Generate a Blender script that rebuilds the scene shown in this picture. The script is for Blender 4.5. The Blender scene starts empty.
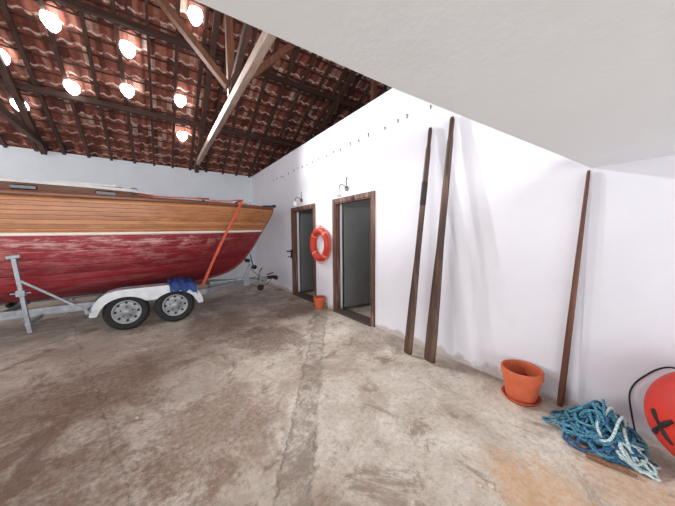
import bpy, bmesh, math, random
from mathutils import Vector, Matrix
random.seed(4)
SC=bpy.context.scene
COL=SC.collection
def lin(c):
    return tuple(((v/255)/12.92 if v/255<=0.04045 else ((v/255+0.055)/1.055)**2.4) for v in c)+(1,)
# ---------------------------------------------------------------- materials
class NT:
    def __init__(s,name):
        s.m=bpy.data.materials.new(name); s.m.use_nodes=True
        s.t=s.m.node_tree; s.b=s.t.nodes['Principled BSDF']; s.l=s.t.links
    def n(s,k,**kw):
        x=s.t.nodes.new(k)
        for a,v in kw.items(): setattr(x,a,v)
        return x
    def set(s,sock,v):
        if hasattr(v,'is_linked') or hasattr(v,'links'): s.l.new(v,sock)
        else: sock.default_value=v
    def math(s,op,a,b=0.0,c=None):
        x=s.n('ShaderNodeMath',operation=op); s.set(x.inputs[0],a); s.set(x.inputs[1],b)
        if c is not None: s.set(x.inputs[2],c)
        return x.outputs[0]
    def coord(s,kind='Object'):
        return s.n('ShaderNodeTexCoord').outputs[kind]
    def mapping(s,v,scale=(1,1,1),rot=(0,0,0)):
        x=s.n('ShaderNodeMapping'); s.l.new(v,x.inputs[0]); x.inputs['Scale'].default_value=scale; x.inputs['Rotation'].default_value=rot
        return x.outputs[0]
    def noise(s,v,scale,detail=4,rough=.55,dist=0):
        x=s.n('ShaderNodeTexNoise'); s.l.new(v,x.inputs['Vector'])
        x.inputs['Scale'].default_value=scale; x.inputs['Detail'].default_value=detail
        x.inputs['Roughness'].default_value=rough; x.inputs['Distortion'].default_value=dist
        return x.outputs[0]
    def ramp(s,f,stops,interp='LINEAR'):
        x=s.n('ShaderNodeValToRGB'); s.l.new(f,x.inputs[0]); r=x.color_ramp; r.interpolation=interp
        while len(r.elements)<len(stops): r.elements.new(.5)
        for e,(p,c) in zip(r.elements,stops): e.position=p; e.color=c
        return x.outputs[0]
    def mix(s,f,a,b,mode='MIX'):
        x=s.n('ShaderNodeMix',data_type='RGBA',blend_type=mode); s.set(x.inputs[0],f); s.set(x.inputs[6],a); s.set(x.inputs[7],b)
        return x.outputs[2]
    def bump(s,h,strength=.3,dist=.01):
        x=s.n('ShaderNodeBump'); x.inputs['Strength'].default_value=strength; x.inputs['Distance'].default_value=dist
        s.l.new(h,x.inputs['Height']); s.l.new(x.outputs[0],s.b.inputs['Normal'])
    def color(s,c): s.set(s.b.inputs['Base Color'],c)
G=lambda v:(v,v,v,1)
def simple(name,c,rough=.6,metal=0,var=.12,scale=12,bump=.1):
    t=NT(name); v=t.coord(); n=t.noise(v,scale)
    a=lin(c); d=tuple(x*(1-var*2) for x in a[:3])+(1,); e=tuple(min(1,x*(1+var)) for x in a[:3])+(1,)
    t.color(t.ramp(n,[(.3,d),(.7,e)])); t.b.inputs['Roughness'].default_value=rough; t.b.inputs['Metallic'].default_value=metal
    if bump: t.bump(n,bump,.01)
    return t.m
def wood(name,c1,c2,axis=0,rough=.6,scale=1.0,worn=None):
    t=NT(name); v=t.coord(); sc=[14,14,14]; sc[axis]=1.2
    n=t.noise(t.mapping(v,tuple(x*scale for x in sc)),1.6,6,.65,.6)
    m=t.noise(v,1.3,3)
    c=t.ramp(n,[(.3,lin(c1)),(.7,lin(c2))])
    c=t.mix(t.math('MULTIPLY',m,.5),c,tuple(x*.45 for x in lin(c1)[:3])+(1,))
    if worn: c=t.mix(t.ramp(t.noise(t.mapping(v,tuple(x*.25 for x in sc)),3,8,.75),[(.52,G(0)),(.62,G(.6))]),c,lin(worn))
    t.color(c); t.b.inputs['Roughness'].default_value=rough; t.bump(n,.35,.006); return t.m
def plaster(name,c,dirt=(200,196,190),rough=.85,stain=False):
    t=NT(name); v=t.coord(); n=t.noise(v,1.1,6,.65); f=t.noise(v,45,3); g=t.noise(v,6,5,.6)
    col=t.mix(t.ramp(n,[(.42,G(0)),(.7,G(.6))]),lin(c),lin(dirt))
    if stain:
        sx=t.n('ShaderNodeSeparateXYZ'); t.l.new(v,sx.inputs[0])
        z=sx.outputs[2]
        k=t.math('SUBTRACT',t.math('ADD',z,t.math('MULTIPLY',t.noise(v,5,5),-.28)),-.10)
        k=t.ramp(k,[(.0,G(.7)),(.05,G(0))])
        col=t.mix(k,col,lin((172,158,146)))
    t.color(col); t.b.inputs['Roughness'].default_value=rough; t.bump(t.math('ADD',g,t.math('MULTIPLY',f,.3)),.22,.012); return t.m
M={}
M['wall']=plaster('plaster_white',(227,226,234),(216,215,224),stain=True)
M['wallb']=plaster('plaster_back',(222,228,236),(206,210,216))
M['walln']=plaster('plaster_shaded_grey',(219,218,227),(209,208,218),stain=True)  # grey copy of the wall plaster, shade under the slab put into its colour
M['ceil']=plaster('ceiling_paint',(234,238,242),(228,232,236))
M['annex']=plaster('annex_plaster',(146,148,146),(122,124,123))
# floor
t=NT('stained_concrete'); v=t.coord()
big=t.noise(v,.45,5,.6,.4); mid=t.noise(v,1.5,10,.74,.5); fine=t.noise(v,28,6,.7); spk=t.noise(v,110,2)
c=t.ramp(mid,[(.34,lin((162,148,132))),(.46,lin((194,183,169))),(.56,lin((212,203,190))),(.68,lin((226,220,210)))])
c=t.mix(t.ramp(big,[(.44,G(0)),(.60,G(.4))]),c,lin((172,156,140)))
def rot(a): return t.mapping(v,(1,1,1),(0,0,a))
c=t.mix(t.ramp(t.noise(rot(.6),.85,11,.76,1.0),[(.51,G(0)),(.62,G(.6))]),c,lin((146,120,100)))
c=t.mix(t.ramp(t.noise(rot(1.9),1.5,12,.80,.8),[(.54,G(0)),(.60,G(.65))]),c,lin((120,94,78)))
c=t.mix(t.ramp(t.noise(rot(3.3),1.2,12,.82,.8),[(.55,G(0)),(.62,G(.5))]),c,lin((136,130,125)))
c=t.mix(t.ramp(t.noise(rot(2.7),1.9,12,.82,.5),[(.55,G(0)),(.61,G(.5))]),c,lin((232,227,218)))
c=t.mix(t.ramp(fine,[(.38,G(.35)),(.52,G(0))]),c,lin((136,124,112)))
c=t.mix(t.ramp(spk,[(.60,G(0)),(.68,G(.4))]),c,lin((108,97,86)))
sx=t.n('ShaderNodeSeparateXYZ'); t.l.new(v,sx.inputs[0]); X,Y=sx.outputs[0],sx.outputs[1]
def blob(cx,cy,r,col,c,s=.8):
    dx=t.math('SUBTRACT',X,cx); dy=t.math('SUBTRACT',Y,cy)
    rr=t.math('SQRT',t.math('ADD',t.math('MULTIPLY',dx,dx),t.math('MULTIPLY',dy,dy)))
    rr=t.math('DIVIDE',rr,r); rr=t.math('ADD',rr,t.math('MULTIPLY',t.math('SUBTRACT',t.noise(v,3.0,11,.84,.6),.5),3.2))
    return t.mix(t.math('MULTIPLY',t.ramp(rr,[(.5,G(s)),(1,G(0))]),t.ramp(fine,[(.35,G(1)),(.65,G(.45))])),c,lin(col))
c=blob(1.75,.42,.34,(202,154,106),c,.75)
c=blob(2.2,.12,.3,(196,152,108),c,.6)
c=blob(1.35,3.5,.64,(104,80,66),c,.9)
c=blob(2.2,4.6,.7,(100,82,72),c,.85)
c=blob(2.4,2.6,.5,(122,104,90),c,.7)
c=blob(-.6,3.3,.85,(128,98,80),c,.85)
c=blob(.3,2.1,.6,(130,98,78),c,.8)
c=blob(-.7,1.9,.8,(124,96,78),c,.8)
c=blob(.0,1.3,.35,(128,98,78),c,.6)
c=blob(.9,4.6,.8,(112,92,80),c,.8)
c=blob(1.5,5.8,1.3,(126,118,111),c,.75)
d=t.math('ADD',t.math('MULTIPLY',X,.823),t.math('MULTIPLY',Y,-.568)); d=t.math('ADD',d,.246)
d=t.math('ADD',d,t.math('MULTIPLY',t.math('SUBTRACT',t.noise(v,5,7,.7),.5),.18))
ad=t.math('ABSOLUTE',d)
st=t.math('MULTIPLY',t.ramp(ad,[(.08,G(1)),(.115,G(0))]),t.ramp(t.noise(v,9,9,.82),[(.44,G(.12)),(.56,G(.85))]))
c=t.mix(st,c,lin((136,123,110)))
ed=t.math('MULTIPLY',t.ramp(t.math('ABSOLUTE',t.math('SUBTRACT',ad,.10)),[(.0,G(.75)),(.014,G(0))]),t.ramp(t.noise(v,3,6,.7),[(.42,G(.1)),(.54,G(1))]))
c=t.mix(ed,c,lin((106,92,80)))
def line(nx,ny,d0,wob,s,c):
    d=t.math('ADD',t.math('ADD',t.math('MULTIPLY',X,nx),t.math('MULTIPLY',Y,ny)),-d0)
    d=t.math('ADD',d,t.math('MULTIPLY',t.math('SUBTRACT',t.noise(v,2.2,7,.6),.5),wob))
    k=t.math('MULTIPLY',t.ramp(t.math('ABSOLUTE',d),[(.0,G(s)),(.011,G(0))]),t.ramp(fine,[(.35,G(1)),(.65,G(.2))]))
    return t.mix(k,c,lin((96,84,75)))
c=line(.97,.24,.25,.25,.7,c); c=line(-.2,.98,3.75,.2,.65,c); c=line(.9,-.43,-2.3,.4,.7,c); c=line(.5,.87,3.4,.5,.6,c)
t.color(c); t.b.inputs['Roughness'].default_value=.72
t.bump(t.math('ADD',mid,t.math('MULTIPLY',fine,.3)),.45,.02); M['floor']=t.m
# roof tiles
TW,TR=.20,.27
SL=.55; YR=4.46; ZP=3.64; YB=9.08; YT0=YB+.35
t=NT('terracotta_roof_tiles'); v=t.coord(); sx=t.n('ShaderNodeSeparateXYZ'); t.l.new(v,sx.inputs[0])
fx=t.math('FLOOR',t.math('ADD',t.math('DIVIDE',sx.outputs[0],TW/2),.5)); ry=t.math('DIVIDE',t.math('SUBTRACT',YT0,sx.outputs[1]),TR)
fy=t.math('FLOOR',ry); fr=t.math('FRACT',ry)
cb=t.n('ShaderNodeCombineXYZ'); t.l.new(fx,cb.inputs[0]); t.l.new(fy,cb.inputs[1])
wn=t.n('ShaderNodeTexWhiteNoise',noise_dimensions='3D'); t.l.new(cb.outputs[0],wn.inputs[0])
c=t.ramp(wn.outputs[0],[(0,lin((100,54,44))),(.35,lin((142,78,64))),(.7,lin((166,98,80))),(.9,lin((184,126,108))),(1,lin((218,188,174)))])
n=t.noise(v,9,6,.7)
c=t.mix(t.ramp(n,[(.45,G(0)),(.62,G(.5))]),c,lin((84,46,38)))
mo=t.math('MULTIPLY',t.ramp(fr,[(.0,G(.95)),(.12,G(.95)),(.18,G(0)),(1,G(0))]),t.ramp(t.noise(v,11,4,.6),[(.42,G(0)),(.5,G(.85))]))
c=t.mix(mo,c,lin((232,216,206)))
t.color(c); t.b.inputs['Roughness'].default_value=.85; t.bump(n,.4,.01); M['tile']=t.m
M['rafter']=wood('dark_rafter_wood',(56,36,30),(100,68,54),1,.75)
M['batten']=wood('batten_wood',(60,40,34),(98,68,58),0,.75)
M['beamx']=wood('dark_purlin_wood',(52,34,28),(92,62,50),0,.75)
M['tiepale']=wood('pale_weathered_beam',(150,120,104),(206,186,172),1,.75,1,(128,96,80))
M['post']=wood('brown_post_wood',(104,64,44),(158,108,80),2,.7)
M['oar']=wood('dark_oar_wood',(52,34,28),(96,66,50),2,.6,1,(118,90,72))
M['oar2']=wood('reddish_pole_wood',(80,42,30),(126,74,52),2,.5)
M['frame']=wood('door_frame_wood',(72,44,36),(126,86,70),2,.7,1,(168,138,122))
M['leafg']=simple('door_leaf_grey',(104,105,105),.6,0,.06,3,0)
M['sill']=simple('dark_stone_sill',(80,70,64),.7)
M['galv']=simple('galvanised_steel',(150,154,160),.45,.4,.14,18)
M['fender']=simple('pale_fender_metal',(204,207,210),.4,.25,.06,10,.03)
M['tyre']=simple('black_rubber',(28,28,30),.75)
M['rim']=simple('silver_rim',(168,170,172),.5,.45,.08)
M['dark']=simple('dark_metal',(40,40,42),.45,.5)
M['leather']=simple('dark_leather',(40,30,26),.7)
M['black']=simple('black_paint',(16,16,16),.6)
M['whitep']=simple('white_paint',(234,234,232),.5,0,.05)
M['band']=simple('faded_band',(226,132,104),.5,0,.05)
M['orange']=simple('orange_vinyl',(196,54,32),.55,0,.12,6,.05)
M['buoy']=simple('buoy_red_orange',(192,42,28),.6,0,.14,5,.08)
M['strap']=simple('orange_strap',(190,78,46),.7,0,.12,30)
M['terra']=simple('terracotta_pot',(200,98,62),.75,0,.1,9,.08)
M['terrad']=simple('terracotta_saucer',(184,82,54),.7,0,.1,9,.08)
M['soil']=simple('dry_soil',(84,62,46),.95,0,.3,30,.5)
M['bluet']=simple('blue_tarp',(30,60,124),.6,0,.25,6,.2)
M['steelw']=simple('nail_steel',(110,102,98),.5,.3)
M['glassw']=simple('frosted_glass',(220,222,220),.2,0,.03)
M['stone']=simple('pebble',(206,196,180),.9)
M['win']=simple('dark_window',(30,34,40),.2,0,.1)
M['deck']=wood('teak_deck',(120,78,50),(172,122,84),0,.5)
def hullmat(name,stops,N,seam,scuff=None,sc_amt=.5,rough=.35,lo=.54,lo2=.68,seam_s=.8,bow=None,dirt=.45):
    t=NT(name); uv=t.coord('UV'); ob=t.coord(); sx=t.n('ShaderNodeSeparateXYZ'); t.l.new(uv,sx.inputs[0])
    h=t.math('MULTIPLY',sx.outputs[1],N); fl=t.math('FLOOR',h); fr=t.math('FRACT',h)
    wn=t.n('ShaderNodeTexWhiteNoise',noise_dimensions='1D'); t.l.new(fl,wn.inputs['W'])
    n=t.noise(t.mapping(ob,(1.2,6,22)),1.4,6,.65,.5)
    k=t.math('ADD',t.math('MULTIPLY',wn.outputs[0],.3),t.math('MULTIPLY',n,.7))
    c=t.ramp(k,stops)
    if bow: c=t.mix(t.ramp(sx.outputs[0],[(.62,G(0)),(.9,G(.6))]),c,lin(bow))
    if scuff:
        msk=1.0
        if bow: msk=t.math('MULTIPLY',t.ramp(sx.outputs[1],[(.3,G(.15)),(.47,G(.4)),(.56,G(1))]),t.ramp(sx.outputs[0],[(.7,G(1)),(.92,G(.15))]))
        s=t.noise(t.mapping(ob,(.8,3,4)),2.4,10,.8,.3)
        c=t.mix(t.math('MULTIPLY',t.ramp(s,[(lo,G(0)),(lo2,G(sc_amt))]),msk),c,lin(scuff))
        e=t.math('MULTIPLY',t.ramp(fr,[(.0,G(0)),(.80,G(0)),(.9,G(.6)),(1,G(.1))]),t.ramp(t.noise(t.mapping(ob,(2,3,3)),2.5,6,.7),[(.45,G(0)),(.6,G(1))]))
        c=t.mix(t.math('MULTIPLY',e,msk),c,lin(scuff))
    dk=t.noise(t.mapping(ob,(1.5,4,5)),1.7,8,.75)
    c=t.mix(t.ramp(dk,[(.5,G(0)),(.66,G(dirt))]),c,lin(seam))
    sm=t.ramp(fr,[(.0,G(seam_s)),(.09,G(0)),(.94,G(0)),(1,G(seam_s))])
    c=t.mix(sm,c,lin(seam))
    t.color(c); t.b.inputs['Roughness'].default_value=rough; t.bump(t.math('MULTIPLY',sm,-1),.4,.008); return t.m
M['gold']=hullmat('varnished_planks',[(.25,lin((140,86,52))),(.5,lin((174,114,70))),(.8,lin((196,140,92)))],26,(92,52,32),(206,162,118),.4,.42,.52,.66,.85,None,.35)
M['red']=hullmat('crimson_bottom_paint',[(.25,lin((112,22,32))),(.5,lin((138,30,40))),(.8,lin((154,44,52)))],14,(70,12,20),(220,172,166),.8,.55,.48,.58,.8,(104,16,26),.35)
M['stripe']=hullmat('white_waterline_paint',[(.2,lin((224,212,200))),(.8,lin((246,240,234)))],3,(206,190,180))
M['maho']=wood('mahogany_varnish',(96,54,36),(142,86,58),0,.4)
M['cabin']=wood('cabin_wood',(92,54,38),(134,88,60),0,.45)
def ropemat(name,c1,c2):
    t=NT(name); v=t.coord(); w=t.n('ShaderNodeTexWave'); w.inputs['Scale'].default_value=40; w.inputs['Distortion'].default_value=3
    t.l.new(v,w.inputs['Vector']); t.color(t.ramp(w.outputs[1],[(.2,lin(c1)),(.7,lin(c2))])); t.b.inputs['Roughness'].default_value=.85; t.bump(w.outputs[1],.5,.004); return t.m
M['ropeb']=ropemat('teal_rope',(38,92,118),(88,148,168))
M['ropew']=ropemat('pale_rope',(140,170,176),(204,216,214))
M['ropen']=ropemat('navy_rope',(28,58,100),(60,108,150))
t=NT('glowing_glass_tile'); t.b.inputs['Emission Color'].default_value=(1,1,.98,1); t.b.inputs['Emission Strength'].default_value=14
t.color(t.ramp(t.noise(t.coord(),5),[(.3,G(.8)),(.7,G(.9))])); M['glow']=t.m
# ---------------------------------------------------------------- mesh tools
def meta(o,label=None,cat=None,group=None,kind=None):
    if label:o['label']=label
    if cat:o['category']=cat
    if group:o['group']=group
    if kind:o['kind']=kind
    return o
def mk(name,V,F,mat,parent=None,smooth=False,origin=None,bevel=0,uvs=None,sol=0):
    """V in world metres; parts are stored relative to their parent's base"""
    if parent is not None: base=Vector(parent['_o']) if '_o' in parent else Vector((0,0,0))
    if origin is None:
        if parent is not None: org=Vector(base)
        else:
            xs=[Vector(v) for v in V]; org=Vector((sum(v.x for v in xs)/len(xs),sum(v.y for v in xs)/len(xs),min(v.z for v in xs)))
    else: org=Vector(origin)
    me=bpy.data.meshes.new(name); me.from_pydata([tuple(Vector(v)-org) for v in V],[],F)
    if uvs:
        ul=me.uv_layers.new(name='uv')
        for p in me.polygons:
            for li in p.loop_indices: ul.data[li].uv=uvs[me.loops[li].vertex_index]
    bm=bmesh.new(); bm.from_mesh(me); bmesh.ops.recalc_face_normals(bm,faces=bm.faces); bm.to_mesh(me); bm.free()
    me.materials.append(mat)
    if smooth:
        for p in me.polygons: p.use_smooth=True
    o=bpy.data.objects.new(name,me); COL.objects.link(o)
    if parent is not None: o.parent=parent; o.location=org-base
    else: o.location=org
    if bevel:
        b=o.modifiers.new('b','BEVEL'); b.width=bevel; b.segments=2; b.limit_method='ANGLE'
    if sol:
        s=o.modifiers.new('s','SOLIDIFY'); s.thickness=sol; s.offset=0
    o['_o']=tuple(org)
    return o
def thing(name,loc,label,cat,group=None):
    e=bpy.data.objects.new(name,None); e.empty_display_size=.1; COL.objects.link(e); e.location=loc; e['_o']=tuple(loc)
    return meta(e,label,cat,group)
def boxV(lo,hi):
    x0,y0,z0=lo;x1,y1,z1=hi
    return ([(x0,y0,z0),(x1,y0,z0),(x1,y1,z0),(x0,y1,z0),(x0,y0,z1),(x1,y0,z1),(x1,y1,z1),(x0,y1,z1)],
            [(0,3,2,1),(4,5,6,7),(0,1,5,4),(1,2,6,5),(2,3,7,6),(3,0,4,7)])
def join(*ps):
    V=[];F=[]
    for v,f in ps:
        k=len(V); V+=list(v); F+=[tuple(i+k for i in q) for q in f]
    return V,F
def beamV(p,q,w,h,up=(0,0,1)):
    p=Vector(p);q=Vector(q);d=(q-p).normalized();u=Vector(up)
    s=d.cross(u)
    if s.length<1e-3: s=d.cross(Vector((0,1,0)))
    s.normalize();u=s.cross(d).normalized()
    V=[]
    for c in(p,q):
        for a,b in((-1,-1),(1,-1),(1,1),(-1,1)): V.append(tuple(c+s*a*w/2+u*b*h/2))
    return V,[(0,1,2,3),(7,6,5,4),(0,4,5,1),(1,5,6,2),(2,6,7,3),(3,7,4,0)]
def sweep(path,rad,n=10,closed=False,cap=True):
    P=[Vector(p) for p in path];V=[];F=[];m=len(P)
    prev=None
    for i,p in enumerate(P):
        a=P[(i-1)%m] if (closed or i>0) else P[i]; b=P[(i+1)%m] if (closed or i<m-1) else P[i]
        d=(b-a).normalized()
        if prev is None:
            u=Vector((0,0,1)) if abs(d.z)<.9 else Vector((0,1,0))
            s=d.cross(u).normalized()
        else:
            s=(prev-d*prev.dot(d)).normalized()
        prev=s;u=s.cross(d).normalized()
        r=rad[i] if isinstance(rad,list) else rad
        ra,rb=(r if isinstance(r,tuple) else (r,r))
        for k in range(n):
            t=2*math.pi*k/n; V.append(tuple(p+s*math.cos(t)*ra+u*math.sin(t)*rb))
    L=m if closed else m-1
    for i in range(L):
        j=(i+1)%m
        for k in range(n):
            l=(k+1)%n; F.append((i*n+k,i*n+l,j*n+l,j*n+k))
    if cap and not closed:
        F.append(tuple(range(n-1,-1,-1))); F.append(tuple((m-1)*n+k for k in range(n)))
    return V,F
def lathe(prof,c,axis='Z',n=32):
    V=[];F=[];m=len(prof)
    for r,z in prof:
        for k in range(n):
            t=2*math.pi*k/n; a,b=r*math.cos(t),r*math.sin(t)
            if axis=='Z': V.append((c[0]+a,c[1]+b,c[2]+z))
            elif axis=='Y': V.append((c[0]+a,c[1]+z,c[2]+b))
            else: V.append((c[0]+z,c[1]+a,c[2]+b))
    for i in range(m-1):
        for k in range(n):
            l=(k+1)%n; F.append((i*n+k,i*n+l,(i+1)*n+l,(i+1)*n+k))
    return V,F
def box(name,lo,hi,mat,parent=None,bevel=0,**k):
    V,F=boxV(lo,hi); return mk(name,V,F,mat,parent,bevel=bevel,**k)
def torusV(c,R,r,axis='X',n=48,m=14,a0=0,a1=2*math.pi):
    closed=abs(a1-a0-2*math.pi)<1e-6; V=[];path=[]
    N=n if closed else n+1
    for i in range(N):
        t=a0+(a1-a0)*i/n
        for j in range(m):
            s=2*math.pi*j/m; q=R+r*math.cos(s); w=r*math.sin(s)
            if axis=='X': V.append((c[0]+w,c[1]+q*math.cos(t),c[2]+q*math.sin(t)))
            else: V.append((c[0]+q*math.cos(t),c[1]+w,c[2]+q*math.sin(t)))
    F=[]
    for i in range(n):
        ii=(i+1)%N
        for j in range(m):
            jj=(j+1)%m; F.append((i*m+j,i*m+jj,ii*m+jj,ii*m+j))
    return V,F
# ---------------------------------------------------------------- room shell
D=2.83; ZE=3.58; XL,XR=-6.5,6.5; YF=-3.6
zr=lambda y: ZP+SL*(YB-y) if y>=YR else ZP+SL*(YB-YR)-SL*(YR-y)
def struct(o): o['kind']='structure'; return o
struct(box('floor',(XL-1.5,YF-3,-.12),(XR,YB+.3,0),M['floor'],origin=(0,0,0)))
struct(box('wall_back',(XL,YB,0),(XR,YB+.25,ZE),M['wallb'],origin=(0,0,0)))
T=.16; YC=.485
d2=(3.01,4.03); d1=(4.86,5.89); ZD=2.115
wr=join(boxV((D,YC,0),(D+T,d2[0],ZE)),boxV((D,d2[0],ZD),(D+T,d2[1],ZE)),boxV((D,d2[1],0),(D+T,d1[0],ZE)),
        boxV((D,d1[0],ZD),(D+T,d1[1],ZE)),boxV((D,d1[1],0),(D+T,YB,ZE)))
struct(mk('wall_right',*wr,M['wall'],origin=(0,0,0)))
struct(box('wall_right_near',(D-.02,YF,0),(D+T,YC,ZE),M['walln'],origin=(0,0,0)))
wl=join(boxV((XL-.2,YF,0),(XL,1.0,ZE)),boxV((XL-.2,1.0,3.0),(XL,8.2,ZE)),boxV((XL-.2,8.2,0),(XL,YB+.25,ZE)))
struct(mk('wall_left',*wl,M['wallb'],origin=(0,0,0)))
def gable(name,x0,x1,z0):
    o=[(-.6,z0),(YB+.2,z0),(YB+.2,3.55),(YR,zr(YR)-.02),(-.6,3.55)]
    V=[(x0,y,z) for y,z in o]+[(x1,y,z) for y,z in o]
    F=[(0,1,2,3,4),(9,8,7,6,5)]+[(i,(i+1)%5,(i+1)%5+5,i+5) for i in range(5)]
    struct(mk(name,V,F,M['wallb'],origin=(0,0,0)))
gable('wall_gable_far',XR,XR+.2,0); gable('wall_gable_left',XL-.2,XL-.002,ZE-.03)
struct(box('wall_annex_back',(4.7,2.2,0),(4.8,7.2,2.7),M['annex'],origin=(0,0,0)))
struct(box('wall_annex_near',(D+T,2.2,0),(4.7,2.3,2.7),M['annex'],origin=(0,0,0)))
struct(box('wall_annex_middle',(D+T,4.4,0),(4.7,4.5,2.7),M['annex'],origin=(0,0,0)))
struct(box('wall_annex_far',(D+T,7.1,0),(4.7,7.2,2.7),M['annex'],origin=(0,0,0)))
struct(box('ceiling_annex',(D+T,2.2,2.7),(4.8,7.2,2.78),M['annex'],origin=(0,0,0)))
out=[(XL,.66),(.1,.655),(.72,.635),(2.828,.492),(2.828,YF),(XL,YF)]
zs0,zs1=2.012,2.2; n=len(out)
V=[(x,y,zs0) for x,y in out]+[(x,y,zs1) for x,y in out]
F=[tuple(range(n)),tuple(range(2*n-1,n-1,-1))]+[(i,(i+1)%n,(i+1)%n+n,i+n) for i in range(n)]
struct(mk('ceiling',V,F,M['ceil'],origin=(0,0,0)))
# ---------------------------------------------------------------- tiled roof
def tiles(name,y0,y1):
    V=[];F=[]; nx=int((XR-XL+.8)/TW*8); rows=int(abs(y1-y0)/TR)+1; sg=1 if y1>y0 else -1
    R=random.Random(2); jit=[[R.uniform(-.006,.006) for _ in range(200)] for _ in range(rows)]
    lines=[]
    for r in range(rows):
        for e,off in((0,0.0),(1,.025)):
            y=y0+sg*(r+e*.999)*TR; lines.append((y,off,r))
    for y,off,r in lines:
        for i in range(nx+1):
            x=XL-.4+(XR-XL+.8)*i/nx
            cc=math.cos(2*math.pi*x/TW); hgt=.020*math.copysign(abs(cc)**.7,cc)+jit[r][int((x+10)/(TW/2))%200]
            V.append((x,y,zr(y)+.046+hgt+.025-off))
    for j in range(len(lines)-1):
        for i in range(nx):
            a=j*(nx+1)+i; F.append((a,a+1,a+nx+2,a+nx+1))
    return struct(mk(name,V,F,M['tile'],origin=(0,0,0),smooth=False))
tiles('ceiling_tiles_back',YT0,YR); tiles('ceiling_tiles_front',-.5,YR)
RO='dark brown timber rafter under the terracotta roof tiles'
x=XL+.25; R=random.Random(9)
while x<XR:
    j=R.uniform(-.03,.03); k=R.uniform(.048,.066)
    V,F=beamV((x+j,YB+.2,zr(YB+.2)-.06),(x-j,YR+.02,zr(YR)-.06),k,.085)
    meta(mk('rafter',V,F,M['rafter']),RO,'roof beam','timber rafters')
    V,F=beamV((x,-.4,zr(-.4)-.06),(x,YR-.02,zr(YR)-.06),.055,.085)
    meta(mk('rafter',V,F,M['rafter']),RO,'roof beam','timber rafters')
    x+=.45
y=YT0-TR
while y>YR+.1:
    j=R.uniform(-.012,.012)
    V,F=beamV((XL,y+j,zr(y+j)-.006),(XR,y-j,zr(y-j)-.006),.03,.02)
    meta(mk('batten',V,F,M['batten']),'thin dark wooden batten carrying roof tiles','roof batten','tile battens'); y-=TR
for y in(7.50,5.92):
    V,F=beamV((XL,y,zr(y)-.155),(XR,y,zr(y)-.155),.09,.10)
    meta(mk('purlin',V,F,M['beamx']),'heavy dark horizontal timber purlin under the rafters','roof beam','purlins')
V,F=beamV((XL,YR,zr(YR)-.14),(XR,YR,zr(YR)-.14),.12,.18)
meta(mk('ridge_beam',V,F,M['beamx']),'heavy dark timber ridge beam at the roof peak','roof beam')
for i,tx in enumerate((-5.2,-2.05,1.1,4.25)):
    pale=(i==2); mt=M['tiepale'] if pale else M['rafter']
    tr=thing('roof_truss',(tx,YB,3.55),('pale weathered tie beam truss with brown king post' if pale else 'dark timber roof truss with horizontal tie beam'),'roof truss','roof trusses')
    mk('tie_beam',*beamV((tx,YB+.1,3.68),(tx,-.5,3.68),.095,.13),mt,tr,bevel=.008)
    mk('king_post',*beamV((tx,YR,3.75),(tx,YR,zr(YR)-.22),.11,.11,(0,1,0)),M['post'],tr,bevel=.008)
    for sgn in(1,-1):
        if not(pale and sgn==1):
            mk('strut',*beamV((tx,YR+sgn*.06,3.85),(tx,YR+sgn*2.1,zr(YR+2.1)-.3),.08,.1),M['rafter'],tr)
        mk('principal_rafter',*beamV((tx,YR+sgn*4.5,zr(YR+4.5)-.2),(tx,YR+sgn*.04,zr(YR)-.2),.1,.13),M['rafter'],tr)
        if i in(1,2): mk('brace',*beamV((tx+sgn*.05,YR,3.9),(tx+sgn*1.95,YR,zr(YR)-.3),.09,.11,(0,1,0)),M['post'],tr)
for gx,gy in((-1.24,6.29),(-.27,6.33),(.77,5.45),(-2.04,7.05),(-1.22,7.31),(-.35,7.10),(.6,7.03),(.68,7.92),(-2.09,7.93)):
    V=[];F=[];nu,nv=10,8
    for i in range(nu+1):
        for j in range(nv+1):
            a=-1+2*i/nu;b=-1+2*j/nv
            ux=a*math.sqrt(max(0,1-b*b*.5)); vy=b*math.sqrt(max(0,1-a*a*.5))
            yy=gy+vy*.135; V.append((gx+ux*.115,yy,zr(yy)-.12-.03*(1-a*a)))
    for i in range(nu):
        for j in range(nv):
            k=i*(nv+1)+j; F.append((k,k+1,k+nv+2,k+nv+1))
    meta(mk('glass_roof_tile',V,F,M['glow'],smooth=True,sol=.01),'bright translucent glass tile set among terracotta roof tiles','skylight tile','glass roof tiles')
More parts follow.
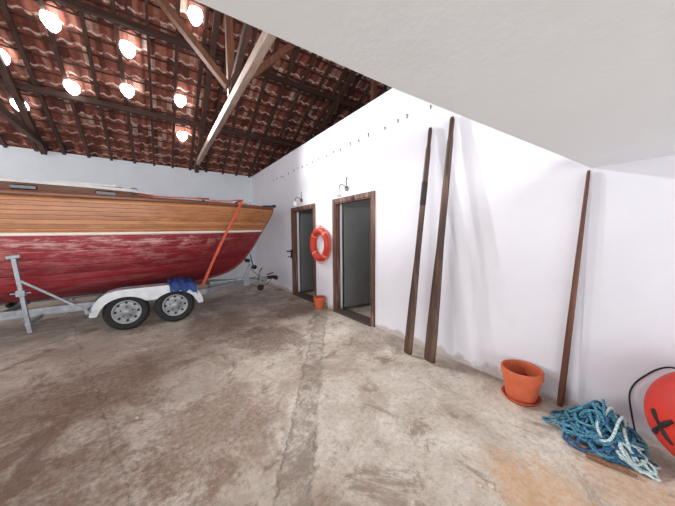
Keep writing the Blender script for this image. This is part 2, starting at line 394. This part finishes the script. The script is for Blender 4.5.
# ---------------------------------------------------------------- doors
def doorway(k,y0,y1,leafmat,ang,latch):
    fw=.08; e=thing('door_%d'%k,(D,(y0+y1)/2,0),'open doorway with weathered red-brown wooden frame in white wall','door'); e['kind']='structure'
    f=join(boxV((D-.02,y0-fw,0),(D+T+.01,y0-.001,ZD+fw)),boxV((D-.02,y1+.001,0),(D+T+.01,y1+fw,ZD+fw)),boxV((D-.02,y0,ZD+.001),(D+T+.01,y1,ZD+fw)))
    f2=join(boxV((D-.01,y0-.001,0),(D+.10,y0+.02,ZD)),boxV((D-.01,y1-.02,0),(D+.10,y1+.001,ZD)),boxV((D-.01,y0+.02,ZD-.02),(D+.10,y1-.02,ZD)))
    mk('frame',*join(f,f2),M['frame'],e,bevel=.005)
    box('sill',(D-.06,y0,0.0),(D+T+.05,y1,.03),M['sill'],e,bevel=.006)
    w=(y1-y0)-.08; hx,hy=D+T+.02,y1-.04
    dx,dy=math.cos(ang),-math.sin(ang)
    leaf=mk('door_leaf',*beamV((hx,hy,1.06),(hx+dx*w,hy+dy*w,1.06),.04,2.0),leafmat,e,bevel=.004)
    nx,ny=dy,-dx
    mk('handle',*sweep([(hx+dx*(w-.07)+nx*.02,hy+dy*(w-.07)+ny*.02,1.05),(hx+dx*(w-.07)+nx*.06,hy+dy*(w-.07)+ny*.06,1.05),(hx+dx*(w-.17)+nx*.06,hy+dy*(w-.17)+ny*.06,1.05)],.01),M['dark'],leaf)
    if latch:
        mk('latch',*join(boxV((D-.05,y1+.02,.93),(D-.02,y1+.075,1.15)),beamV((D-.06,y1+.05,1.10),(D-.10,y1+.19,1.10),.025,.03),beamV((D-.05,y1+.05,.96),(D-.09,y1+.15,.96),.02,.02)),M['dark'],e)
    for zz in(.35,1.75):
        mk('hinge',*boxV((D+.05,y0+.02,zz),(D+.12,y0+.03,zz+.12)),M['dark'],e)
doorway(1,d2[0],d2[1],M['leafg'],.12,False)
doorway(2,d1[0],d1[1],M['leafg'],.05,True)
for yy,zz in((3.66,2.34),(5.40,2.33)):
    l=thing('wall_lamp',(D,yy,zz),'small jar wall lamp on curved dark bracket above doorway','wall lamp','lamps above the doors')
    mk('back_plate',*lathe([(0,-.02),(.045,-.02),(.045,0),(0,0)],(D,yy,zz),'X',20),M['steelw'],l)
    mk('bracket',*sweep([(D-.01,yy,zz),(D-.06,yy,zz+.05),(D-.13,yy,zz+.06),(D-.17,yy,zz+.02),(D-.17,yy,zz-.03)],.008,8),M['dark'],l,smooth=True)
    mk('glass_jar',*lathe([(.0,-.17),(.035,-.165),(.045,-.13),(.045,-.07),(.03,-.035),(.03,-.03),(0,-.03)],(D-.17,yy,zz),'Z',20),M['glassw'],l,smooth=True)
    mk('cable',*sweep([(D-.006,yy,zz+.03),(D-.006,yy+.02,zz+.12),(D-.006,yy-.01,zz+.2)],.006,6),M['dark'],l)
for i in range(22):
    yy=1.75+i*.255+random.uniform(-.07,.07); zz=3.09+random.uniform(-.02,.02); hh=random.uniform(.02,.045)
    meta(mk('wall_peg',*join(sweep([(D+.0,yy,zz+.01),(D-.02,yy,zz+.005)],.006,6),sweep([(D-.004,yy,zz+.02),(D-.006,yy,zz-hh)],.006,6)),M['steelw']),'small rusty peg in a row high on the white wall','peg','row of wall pegs')
# ---------------------------------------------------------------- lifebuoy
c=(D-.065,4.50,1.31); lb=thing('lifebuoy',c,'orange ring lifebuoy with faded bands hanging between doorways','lifebuoy')
mk('ring',*torusV(c,.285,.072),M['orange'],lb,smooth=True)
for a in(45,135,225,315):
    a=math.radians(a); mk('band',*torusV(c,.285,.075,a0=a-.08,a1=a+.08,n=6),M['band'],lb,smooth=True)
pts=[]
for k in range(48):
    a=2*math.pi*k/48; rr=.365+.03*abs(math.sin(2*(a-math.pi/4))); pts.append((c[0]-.01,c[1]+rr*math.cos(a),c[2]+rr*math.sin(a)))
mk('grab_line',*sweep(pts,.007,6,closed=True),M['band'],lb,smooth=True)
mk('hanger',*sweep([(D-.0,4.5,1.69),(D-.05,4.5,1.69),(D-.07,4.5,1.66),(D-.06,4.5,1.62)],.009,6),M['steelw'],lb)
# ---------------------------------------------------------------- pots
def pot(x,y,R,H,label,saucer=True):
    e=thing('flower_pot',(x,y,0),label,'flower pot'); z0=.0
    if saucer:
        mk('saucer',*lathe([(0,0),(R*.80,0),(R*.95,.035),(R*.91,.035),(R*.78,.012),(0,.012)],(x,y,0),'Z',40),M['terrad'],e,smooth=True); z0=.012
    b=R*.73
    mk('pot_body',*lathe([(0,z0),(b*.96,z0),(b,z0+.01),(R*.93,H*.76),(R*.93,H*.78),(R,H*.78),(R*1.01,H*.97),(R*.98,H),(R*.93,H),(R*.90,H*.96),(R*.86,H*.8),(b*.8,H*.3)],(x,y,0),'Z',40),M['terra'],e,smooth=False)
    mk('soil',*lathe([(0,H*.62),(R*.5,H*.63),(R*.84,H*.6)],(x,y,0),'Z',40),M['soil'],e)
pot(2.645,.84,.160,.285,'large orange terracotta flower pot on a saucer by the wall')
pot(2.68,4.42,.125,.24,'small terracotta pot on the floor between doorways',False)
# ---------------------------------------------------------------- oars
def oar(name,base,top,prof,mat,label,cat,g=None):
    b=Vector(base);tp=Vector(top);path=[b.lerp(tp,f) for f,_,_ in prof]
    V=[];F=[];n=14;d=(tp-b).normalized();s=Vector((0,1,0));s=(s-d*s.dot(d)).normalized();u=s.cross(d)
    for p,(f,a,c2) in zip(path,prof):
        for k in range(n):
            t=2*math.pi*k/n; ca,sa=math.cos(t),math.sin(t)
            V.append(tuple(p+s*a*math.copysign(abs(ca)**.75,ca)+u*c2*math.copysign(abs(sa)**.75,sa)))
    m=len(prof)
    for i in range(m-1):
        for k in range(n):
            l=(k+1)%n;F.append((i*n+k,i*n+l,(i+1)*n+l,(i+1)*n+k))
    F.append(tuple(range(n)));F.append(tuple((m-1)*n+k for k in range(n)))
    e=thing(name,base,label,cat,g); mk('shaft',V,F,mat,e,smooth=True); return e,b,tp,s
P=[(0,.05,.010),(.006,.064,.011),(.1,.064,.012),(.25,.056,.015),(.36,.042,.024),(.42,.033,.031),(.5,.032,.032),(.75,.031,.031),(.9,.028,.028),(.93,.021,.021),(.99,.022,.022),(1,.015,.015)]
e,b,tp,s=oar('oar',(2.48,1.99,.02),(2.79,1.93,2.80),P,M['oar'],'long dark wooden oar with worn leather collar leaning on wall','oar')
q=[b.lerp(tp,f) for f in(.66,.665,.76,.765)]
mk('collar',*sweep(q,[.033,.036,.036,.033],14),M['leather'],e,smooth=True)
P2=[(0,.058,.010),(.006,.075,.012),(.12,.075,.013),(.3,.062,.018),(.42,.045,.032),(.48,.037,.035),(.7,.035,.035),(.9,.030,.030),(.93,.024,.024),(.99,.025,.025),(1,.016,.016)]
oar('oar',(2.52,1.71,.02),(2.785,1.645,2.82),P2,M['oar'],'long dark wooden oar leaning upright against white wall','oar')
P3=[(0,.019,.012),(.02,.024,.014),(.3,.022,.016),(.6,.018,.016),(.9,.013,.013),(.99,.011,.011),(1,.008,.008)]
oar('oar',(2.765,.59,.015),(2.79,.50,1.99),P3,M['oar2'],'reddish tapered wooden pole leaning beside flower pot','pole')
# ---------------------------------------------------------------- rope heap
def ropeheap(mat,label,seed,cx,cy,rx,ry,loops,zt,r=.011):
    R=random.Random(seed);pts=[];N=44
    ox=oy=0;a1=rx*.7;a2=ry*.7
    for L in range(loops):
        nx_,ny_=R.uniform(-.65,.65)*rx,R.uniform(-.65,.65)*ry; b1,b2=rx*R.uniform(.15,.6),ry*R.uniform(.15,.6)
        zt_=r+zt*R.random(); tl=R.uniform(-.07,.07)
        w1,w2,w3=R.uniform(-.3,.3),R.uniform(-.2,.2),R.uniform(-.12,.12)
        if L==0: v1,v2,v3=w1,w2,w3
        for k in range(N):
            f=k/N; s=f*f*(3-2*f); a=2*math.pi*f
            ex=ox+(nx_-ox)*s; ey=oy+(ny_-oy)*s; q1=a1+(b1-a1)*s; q2=a2+(b2-a2)*s
            wob=1+w1*math.sin(2*a)+w2*math.sin(3*a)+w3*math.sin(5*a)
            px=ex+q1*math.cos(a)*wob; py=ey+q2*math.sin(a)*wob
            rad=math.hypot(px/rx,py/ry)
            zz=(zt_p+(zt_-zt_p)*s) if L else zt_
            z=r+max(0,(zz+tl*math.sin(a)+.03*math.sin(3*a))*max(0,1.15-rad))
            pts.append((cx+px,cy+py,max(r,z)))
        ox,oy,a1,a2=nx_,ny_,b1,b2; zt_p=zt_
    V,F=sweep(pts,r,7)
    meta(mk('rope_coil',V,F,mat,smooth=True),label,'rope')
ropeheap(M['ropeb'],'tangled teal blue mooring rope heaped by the wall',3,2.54,.33,.21,.25,40,.25,.0095)
ropeheap(M['ropew'],'tangled pale grey-white rope heaped beside red buoy',8,2.50,.25,.18,.20,12,.25,.0085)
ropeheap(M['ropen'],'dark blue rope tangled in the rope heap',12,2.54,.31,.20,.23,22,.24,.0085)
meta(mk('wooden_stick',*sweep([(2.27,.34,.015),(2.285,.26,.018),(2.31,.17,.02),(2.32,.12,.015)],[.010,.012,.011,.008],8),M['post']),'short brown wooden stick lying beside the rope','stick')
# ---------------------------------------------------------------- big buoy
R0=.275; bc=Vector((2.535,-.145,.405))
by=thing('mooring_buoy',(bc.x,bc.y,0),'large round red-orange buoy with rough black painted X','buoy')
prof=[]
for k in range(25):
    a=-math.pi/2+math.pi*k/24; prof.append((max(0,R0*math.cos(a)),R0*1.08*math.sin(a)))
mk('float_body',*lathe(prof,bc,'Z',48),M['buoy'],by,smooth=True)
mk('lifting_eye',*torusV((bc.x,bc.y,bc.z+R0*1.08+.025),.035,.014,'X',24,8),M['dark'],by,smooth=True)
mk('base_neck',*lathe([(0,-.405),(.10,-.405),(.105,-.375),(.07,-.32),(.09,-.26),(0,-.255)],bc,'Z',24),M['buoy'],by,smooth=True)
def onb(a,e):
    return bc+Vector((math.cos(a)*math.cos(e)*R0,math.sin(a)*math.cos(e)*R0,math.sin(e)*R0*1.08))*.998
az=math.radians(121)
def stroke(p0,p1,w): 
    return sweep([onb(az+(p0[0]+(p1[0]-p0[0])*k/8),p0[1]+(p1[1]-p0[1])*k/8) for k in range(9)],[(w*(.8+.2*math.sin(.5+k*1.3))) for k in range(9)],8)
S=join(stroke((.02,-.38),(.42,.12),.015),stroke((.04,.12),(.40,-.38),.015))
mk('painted_mark',*S,M['black'],by)
def cat(C,m=8):
    C=[Vector(c) for c in C];C=[C[0]]+C+[C[-1]];o=[]
    for i in range(1,len(C)-2):
        for k in range(m):
            t=k/m;p0,p1,p2,p3=C[i-1:i+3]
            o.append(.5*((2*p1)+(p2-p0)*t+(2*p0-5*p1+4*p2-p3)*t*t+(3*p1-p0-3*p2+p3)*t**3))
    o.append(C[-2]);return o
ctrl=[(2.56,.12,.04),(2.66,.15,.05),(2.73,.185,.17),(2.785,.21,.30),(2.79,.19,.40),(2.785,.14,.49),(2.77,.09,.56),(2.75,.04,.60),(2.66,-.02,.63),(2.60,-.07,.69),(2.54,-.14,.735)]
meta(mk('black_cable',*sweep(cat(ctrl),.0055,8),M['dark'],smooth=True),'thin black cable looped against the wall beside buoy','cable')
for (x,y,s) in((1.55,.62,.014),(1.50,.66,.01),(2.15,.66,.012),(1.9,.9,.01),(.9,1.5,.012),(-.2,2.6,.014),(1.2,2.2,.01)):
    V,F=lathe([(0,0),(s*.9,s*.1),(s*1.2,s*.5),(s*.7,s),(0,s*1.05)],(x,y,0),'Z',8)
    V=[(vx+random.uniform(-.2,.2)*s,vy+random.uniform(-.2,.2)*s,vz) for vx,vy,vz in V]
    meta(mk('pebble',V,F,M['stone']),'small pale stone chip on the concrete floor','pebble','loose stone chips')
# ---------------------------------------------------------------- boat
CY=6.15; bt=thing('wooden_boat',(0,CY,.45),'varnished wooden sailing boat with crimson bottom resting on trailer','boat')
XS=-4.6
def Xst(h):
    T_=[(0,.75),(.05,1.16),(.11,1.40),(.22,1.62),(.38,1.83),(.7,2.16),(.9,2.36),(1,2.40)]
    for (a,b),(c2,d) in zip(T_,T_[1:]):
        if h<=c2: return b+(d-b)*(h-a)/(c2-a)
    return T_[-1][1]
def hull(s,h,side):
    k=max(0,(s-.42)/.58); ks=max(0,(.42-s)/.42)
    B=1.06*(1-k**2.8)*(1-.25*ks**2)
    zk=.52+.05*k*k+.15*ks*ks; zs=2.115+.085*k**1.6+.02*ks
    q=.85; p=.72+.75*k**1.5
    phi=math.acos(max(0,min(1,(1-h)**(1/q)))) ; y=B*math.sin(phi)**p
    x=XS+(Xst(h)-XS)*s; z=zk+(zs-zk)*h
    return (x,CY-side*max(y,.02),z)
def hullpart(name,h0,h1,nh,mat,off=0,label=None):
    V=[];F=[];U=[];ns=80
    for sd in(1,-1):
        b=len(V)
        for i in range(ns+1):
            s=i/ns; s=1-(1-s)**1.25
            for j in range(nh+1):
                h=h0+(h1-h0)*j/nh; x,y,z=hull(s,h,sd); V.append((x,y-sd*off,z)); U.append((s,h))
        for i in range(ns):
            for j in range(nh):
                a=b+i*(nh+1)+j; F.append((a,a+1,a+nh+2,a+nh+1))
    o=mk(name,V,F,mat,bt,smooth=True,uvs=U,sol=.012)
    if label:o['label']=label
    return o
hullpart('hull_bottom',0,.632,26,M['red'],label='crimson red painted lower hull with faded plank seams')
hullpart('waterline_stripe',.632,.660,2,M['stripe'],.004,'faded white waterline stripe')
hullpart('hull_topside',.660,.965,12,M['gold'],0,'orange-brown varnished wooden planking')
hullpart('rubbing_strake',.965,1.0,3,M['maho'],.016,'dark mahogany rubbing strake')
mk('stem',*sweep([(Xst(h)+.01,CY,.52+.05+(2.20-.57)*h) for h in[i/24 for i in range(25)]],.026,8),M['maho'],bt,smooth=True)
mk('keel',*boxV((XS+.3,CY-.05,.50),(.8,CY+.05,.58)),M['red'],bt,bevel=.01)
V=[];F=[];n=20
for j in range(n+1): V.append(hull(0,j/n,1))
for j in range(n+1): V.append(hull(0,j/n,-1))
for j in range(n): F.append((j,j+1,n+2+j,n+1+j))
mk('transom',V,F,M['maho'],bt)
V=[];F=[];ns=60
for i in range(ns+1):
    s=i/ns; a=hull(s,.985,1);b=hull(s,.985,-1); V+=[a,(a[0],CY,a[2]+.04),b]
for i in range(ns):
    a=i*3; F+=[(a,a+1,a+4,a+3),(a+1,a+2,a+5,a+4)]
mk('deck',V,F,M['deck'],bt)
for sd in(1,-1):
    P_=[]
    for i in range(12,58):
        x,y,z=hull(i/60,1,sd); P_.append((x,y+sd*.04,z+.008))
    mk('toe_rail',*sweep(P_,[(.010,.012)]*len(P_),6),M['maho'],bt,smooth=True)
def cabin_pts(z,inset):
    o=[]
    for x,w in((-3.9,.70),(-3.0,.86),(-1.5,.91),(-.8,.86),(-.3,.74),(.0,.50)): o.append((x-(inset if x>-.1 else 0),CY-w+inset,z))
    return o+[(x,2*CY-y,z) for x,y,z in reversed(o)]
lo=cabin_pts(2.09,0); hi=cabin_pts(2.245,.02); n=len(lo)
V=lo+hi; F=[tuple(range(n)),tuple(range(2*n-1,n-1,-1))]+[(i,(i+1)%n,(i+1)%n+n,i+n) for i in range(n)]
cab=mk('cabin',V,F,M['cabin'],bt)
r0=cabin_pts(2.245,-.01); r1=cabin_pts(2.295,.03); V=r0+r1
mk('cabin_roof',V,F,M['whitep'],cab,bevel=.008)
box('hatch',(-1.20,CY-.55,2.295),(-.50,CY+.3,2.365),M['whitep'],cab,bevel=.012)
box('hatch',(-2.6,CY-.5,2.295),(-1.9,CY+.3,2.355),M['maho'],cab,bevel=.012)
box('hatch_rail',(-1.75,CY-.62,2.295),(-.42,CY-.59,2.325),M['maho'],cab,bevel=.006)
mk('vent',*lathe([(0,0),(.05,0),(.05,.05),(.03,.07),(0,.075)],(-.28,CY-.4,2.295),'Z',16),M['rim'],cab,smooth=True)
for x in(-3.2,-2.3,-1.42,-.60):
    y=CY-.895 if x<-1 else CY-.815
    pv=beamV((x-.12,y-.006-(.02 if x>-1 else 0),2.185),(x+.12,y+(.028 if x>-1 else -.006),2.185),.03,.07)
    mk('porthole',*pv,M['win'],cab,bevel=.02)
mk('mooring_cleat',*join(beamV((1.75,CY,2.2),(1.75,CY,2.27),.05,.05),beamV((1.62,CY,2.28),(1.88,CY,2.28),.03,.03)),M['rim'],bt)
mk('side_cleat',*join(beamV((.75,CY-.78,2.14),(.75,CY-.78,2.20),.04,.04),beamV((.65,CY-.78,2.21),(.85,CY-.78,2.21),.025,.025)),M['dark'],bt)
mk('bow_roller',*join(beamV((2.15,CY,2.225),(2.47,CY,2.24),.08,.035),beamV((2.44,CY-.05,2.24),(2.44,CY+.05,2.24),.06,.06)),M['dark'],bt)
S_=[(1.50,CY+.5,2.225),(1.47,CY-.54,2.240),(1.46,CY-.66,2.19),(1.1,CY-.78,1.52),(.85,CY-.80,1.0),(.66,5.34,.56)]
V=[];F=[]
for p in cat(S_,5):
    V+= [(p.x-.026,p.y-.02,p.z),(p.x+.026,p.y-.02,p.z)]
for i in range(len(V)//2-1): F.append((2*i,2*i+1,2*i+3,2*i+2))
meta(mk('tie_down_strap',V,F,M['strap'],sol=.005),'orange webbing strap running over the bow down to trailer','strap')
meta(mk('deck_rope',*sweep(cat([(-.2,CY-.88,2.18),(.2,CY-.84,2.185),(.6,CY-.82,2.20),(.95,CY-.76,2.19),(1.25,CY-.62,2.22),(1.48,CY-.50,2.27)],6),.011,8),M['strap'],smooth=True),'thin orange rope lying along the deck edge to strap','rope')
# ---------------------------------------------------------------- trailer
tr=thing('boat_trailer',(0,CY,0),'galvanised tandem axle boat trailer under the wooden boat','trailer')
for sd in(-1,1):
    mk('frame_rail',*join(beamV((-4.3,CY+sd*.62,.42),(.75,CY+sd*.62,.42),.06,.12),beamV((.74,CY+sd*.62,.42),(1.65,CY+sd*.05,.42),.06,.12)),M['galv'],tr,bevel=.006)
mk('drawbar',*beamV((.9,CY,.44),(2.20,CY,.44),.09,.12),M['galv'],tr,bevel=.006)
cp=mk('coupling',*join(beamV((2.15,CY,.46),(2.42,CY,.46),.08,.08),beamV((2.2,CY,.53),(2.38,CY,.57),.03,.03)),M['dark'],tr,bevel=.01)
mk('coupling_head',*lathe([(0,-.06),(.05,-.06),(.055,0),(.03,.04),(0,.045)],(2.44,CY,.45),'Z',16),M['dark'],cp,smooth=True)
mk('brake_lever',*sweep([(2.0,CY-.05,.50),(2.02,CY-.05,.66),(2.08,CY-.05,.72)],.014,8),M['dark'],cp)
mk('breakaway_cable',*sweep(cat([(2.3,CY-.05,.42),(2.15,CY-.08,.30),(1.9,CY-.09,.30),(1.7,CY-.06,.40)],5),.008,6),M['dark'],cp)
mk('winch_strap',*sweep(cat([(1.86,CY-.02,.80),(1.82,CY-.03,.98),(1.80,CY-.05,1.06)],4),.012,6),M['dark'],tr)
mk('wiring',*sweep(cat([(.8,CY-.5,.50),(1.0,CY-.36,.36),(1.3,CY-.2,.47),(1.5,CY-.1,.36),(1.75,CY-.07,.50),(2.1,CY-.07,.40)],6),.009,6),M['dark'],tr)
mk('bolt_plate',*boxV((1.45,CY-.10,.34),(1.75,CY-.045,.54)),M['galv'],tr,bevel=.005)
for x in(-4.1,-2.9,-1.9,-.9,.5):
    mk('cross_member',*beamV((x,CY-.66,.38),(x,CY+.66,.38),.06,.06),M['galv'],tr)
for x in(-3.4,-1.9,-.4,.5):
    mk('keel_roller',*sweep([(x,CY-.1,.465),(x,CY+.1,.465)],.034,14),M['dark'],tr,smooth=True)
wx=(-.446,.215)
for x in wx: mk('axle',*beamV((x,5.35,.31),(x,2*CY-5.35,.31),.06,.06),M['galv'],tr)
def wheel(x,yc,out):
    R=.30; w=.09
    prof=[(.19,-w*.8),(.24,-w),(.275,-w*.95),(.295,-w*.6),(.30,-w*.25),(.30,w*.25),(.295,w*.6),(.275,w*.95),(.24,w),(.19,w*.8)]
    wh=mk('wheel',*lathe(prof,(x,yc,R),'Y',48),M['tyre'],tr,smooth=True)
    g=out
    rim=[(.19,-.07*g),(.195,.07*g),(.175,.072*g),(.165,.03*g),(.13,.02*g),(.11,.045*g),(.06,.055*g),(.055,.075*g),(0,.078*g)]
    mk('rim',*lathe(rim,(x,yc,R),'Y',40),M['rim'],wh,smooth=True)
    for k in range(8):
        a=2*math.pi*k/8; mk('rim_slot',*sweep([(x+.147*math.cos(a),yc+.02*g,R+.147*math.sin(a)),(x+.147*math.cos(a),yc+.034*g,R+.147*math.sin(a))],.020,10),M['black'],wh)
    for k in range(5):
        a=2*math.pi*k/5+.3; mk('wheel_nut',*sweep([(x+.082*math.cos(a),yc+.05*g,R+.082*math.sin(a)),(x+.082*math.cos(a),yc+.066*g,R+.082*math.sin(a))],.011,6),M['dark'],wh)
for x in wx:
    wheel(x,5.30,-1); wheel(x,2*CY-5.30,1)
def fender(sd):
    a,b=wx[0],wx[1]
    o=[(a-.43,.30),(a-.42,.38),(a-.38,.48),(a-.31,.57),(a-.22,.635),(a-.10,.665),(a+.05,.672),(b-.05,.672),(b+.10,.665),(b+.22,.635),(b+.31,.57),(b+.38,.48),(b+.42,.38),(b+.43,.33)]
    ya,yb=(5.17,5.46) if sd<0 else (2*CY-5.46,2*CY-5.17)
    V=[];F=[]
    for x,z in o: V+=[(x,ya,z),(x,yb,z)]
    for i in range(len(o)-1): F.append((2*i,2*i+1,2*i+3,2*i+2))
    yo=ya if sd<0 else yb
    N=60; k=len(V)
    def crown(x):
        for (x0,z0),(x1,z1) in zip(o,o[1:]):
            if x<=x1: return z0+(z1-z0)*(x-x0)/(x1-x0)
        return o[-1][1]
    xs=[a-.425+(b-a+.85)*i/N for i in range(N+1)]
    for x in xs:
        zt=crown(x); rr=.335
        cx=a if x<(a+b)/2 else b
        dx=abs(x-cx); zb=.28+math.sqrt(max(0,rr*rr-dx*dx))*.83 if dx<rr else .30
        if a+.15<x<b-.15: zb=max(.46,zb)
        V+=[(x,yo,zt),(x,yo,min(zb,zt-.015))]
    for i in range(N): F.append((k+2*i,k+2*i+1,k+2*i+3,k+2*i+2))
    mk('fender',V,F,M['fender'],tr,sol=.008)
fender(-1);fender(1)
def support(x,sd):
    y=CY+sd*1.08; yr=CY+sd*.62
    s=mk('support_post',*join(beamV((x+.05,y,.24),(x-.03,y,1.24),.042,.042,(1,0,0)),beamV((x+.04,yr,.36),(x+.04,y+sd*.03,.36),.05,.05),beamV((x+.60,yr+sd*.40,.42),(x+.0,y,.95),.03,.03),beamV((x+.60,yr,.40),(x+.60,yr+sd*.44,.40),.045,.045)),M['galv'],tr,bevel=.004)
    mk('hull_pad',*beamV((x-.09,y+sd*.01,1.25),(x+.03,y+sd*.0,1.27),.05,.05),M['galv'],s,bevel=.01)
    mk('clamp',*join(boxV((x-.035,y-.038,.74),(x+.045,y+.038,.82)),beamV((x-.09,y,.78),(x+.09,y,.78),.018,.018)),M['galv'],s,bevel=.004)
for x in(-1.48,): support(x,-1);support(x,1)
support(-3.6,-1);support(-3.6,1)
w=mk('winch_post',*join(beamV((1.65,CY,.45),(1.82,CY,.84),.07,.07),beamV((2.05,CY,.48),(1.78,CY,.74),.04,.04)),M['galv'],tr,bevel=.004)
mk('winch_drum',*sweep([(1.88,CY-.09,.76),(1.88,CY+.09,.76)],.055,16),M['dark'],w,smooth=True)
mk('bow_rest',*sweep([(1.74,CY-.08,.92),(1.74,CY+.08,.92)],.045,14),M['tyre'],w,smooth=True)
jw=mk('jockey_stand',*join(sweep([(2.0,CY-.12,.62),(2.0,CY-.12,.30)],.024,12),beamV((2.0,CY-.14,.45),(2.0,CY,.45),.05,.06)),M['galv'],tr,smooth=False)
mk('jockey_wheel',*lathe([(0,-.03),(.05,-.03),(.075,-.02),(.08,0),(.075,.02),(.05,.03),(0,.03)],(2.0,CY-.12,.26),'Y',24),M['tyre'],jw,smooth=True)
V=[];F=[];R=random.Random(5);n=18
for i in range(n+1):
    for j in range(n+1):
        a=i/n-.5;b=j/n-.5
        x=.33+a*.40+.02*math.sin(9*b); y=5.30+b*.42+.02*math.sin(8*a)
        z=.695+.04*math.sin(17*a+4*b)*math.cos(13*b+5*a)+.02*R.random()-.9*max(0,-b-.32)
        if x>.3: z-=(x-.3)**2*1.2
        V.append((x,y,max(z,.46)+.02))
for i in range(n):
    for j in range(n):
        a=i*(n+1)+j;F.append((a,a+1,a+n+2,a+n+1))
meta(mk('blue_tarp',V,F,M['bluet'],smooth=True,sol=.006),'crumpled blue cloth draped over the trailer fender','cloth')
# ---------------------------------------------------------------- lights, world, camera
def area(name,loc,rot,sx_,sy_,p,col=(1,1,1)):
    l=bpy.data.lights.new(name,'AREA'); l.shape='RECTANGLE'; l.size=sx_; l.size_y=sy_; l.energy=p; l.color=col
    o=bpy.data.objects.new(name,l); COL.objects.link(o); o.location=loc; o.rotation_euler=rot; return o
def spot(name,loc,target,p,r,ang,col=(1,1,1)):
    l=bpy.data.lights.new(name,'SPOT'); l.energy=p; l.color=col; l.shadow_soft_size=r; l.spot_size=math.radians(ang); l.spot_blend=1
    o=bpy.data.objects.new(name,l); COL.objects.link(o); o.location=loc
    o.rotation_euler=(Vector(target)-Vector(loc)).to_track_quat('-Z','Y').to_euler(); return o
area('daylight_gate',(XL-.35,4.6,1.6),(0,math.radians(-90),0),2.8,6.6,320,(1,.985,.97))
area('daylight_behind',(-1.5,YF-.3,1.15),(math.radians(90),0,0),8,1.7,220,(.95,.975,1))
area('roof_fill_above_slab',(-1.0,-.9,2.8),(math.radians(90),0,0),9,1.0,220,(.97,.98,1))  # area light added over the slab to brighten the roof tiles
spot('skylight_beam',(.6,7.0,zr(7.0)-.22),(2.8,1.2,1.5),1100,.09,70)
spot('skylight_beam',(-.35,7.08,zr(7.08)-.22),(2.8,1.2,1.5),550,.09,70)
area('annex_fill',(3.9,3.3,2.6),(0,0,0),.4,.4,7,(1,.97,.95))  # unseen area lights added to brighten the rooms behind the doorways
area('annex_fill',(3.9,5.6,2.6),(0,0,0),.4,.4,5,(1,.97,.95))
w=bpy.data.worlds.new('sky'); SC.world=w; w.use_nodes=True
bg=w.node_tree.nodes['Background']; bg.inputs[0].default_value=(.90,.95,1,1); bg.inputs[1].default_value=.85
cam=bpy.data.cameras.new('camera'); co=bpy.data.objects.new('camera',cam); COL.objects.link(co)
cam.lens=253/675*36; cam.sensor_width=36; cam.clip_start=.02
co.matrix_world=Matrix.Translation((0,0,1.5))@Matrix.Rotation(math.radians(-35.5),4,'Z')@Matrix.Rotation(math.radians(86),4,'X')@Matrix.Rotation(math.radians(-.53),4,'Z')
SC.camera=co
SC.view_settings.view_transform='Standard'
for o in bpy.data.objects:
    if '_o' in o: del o['_o']
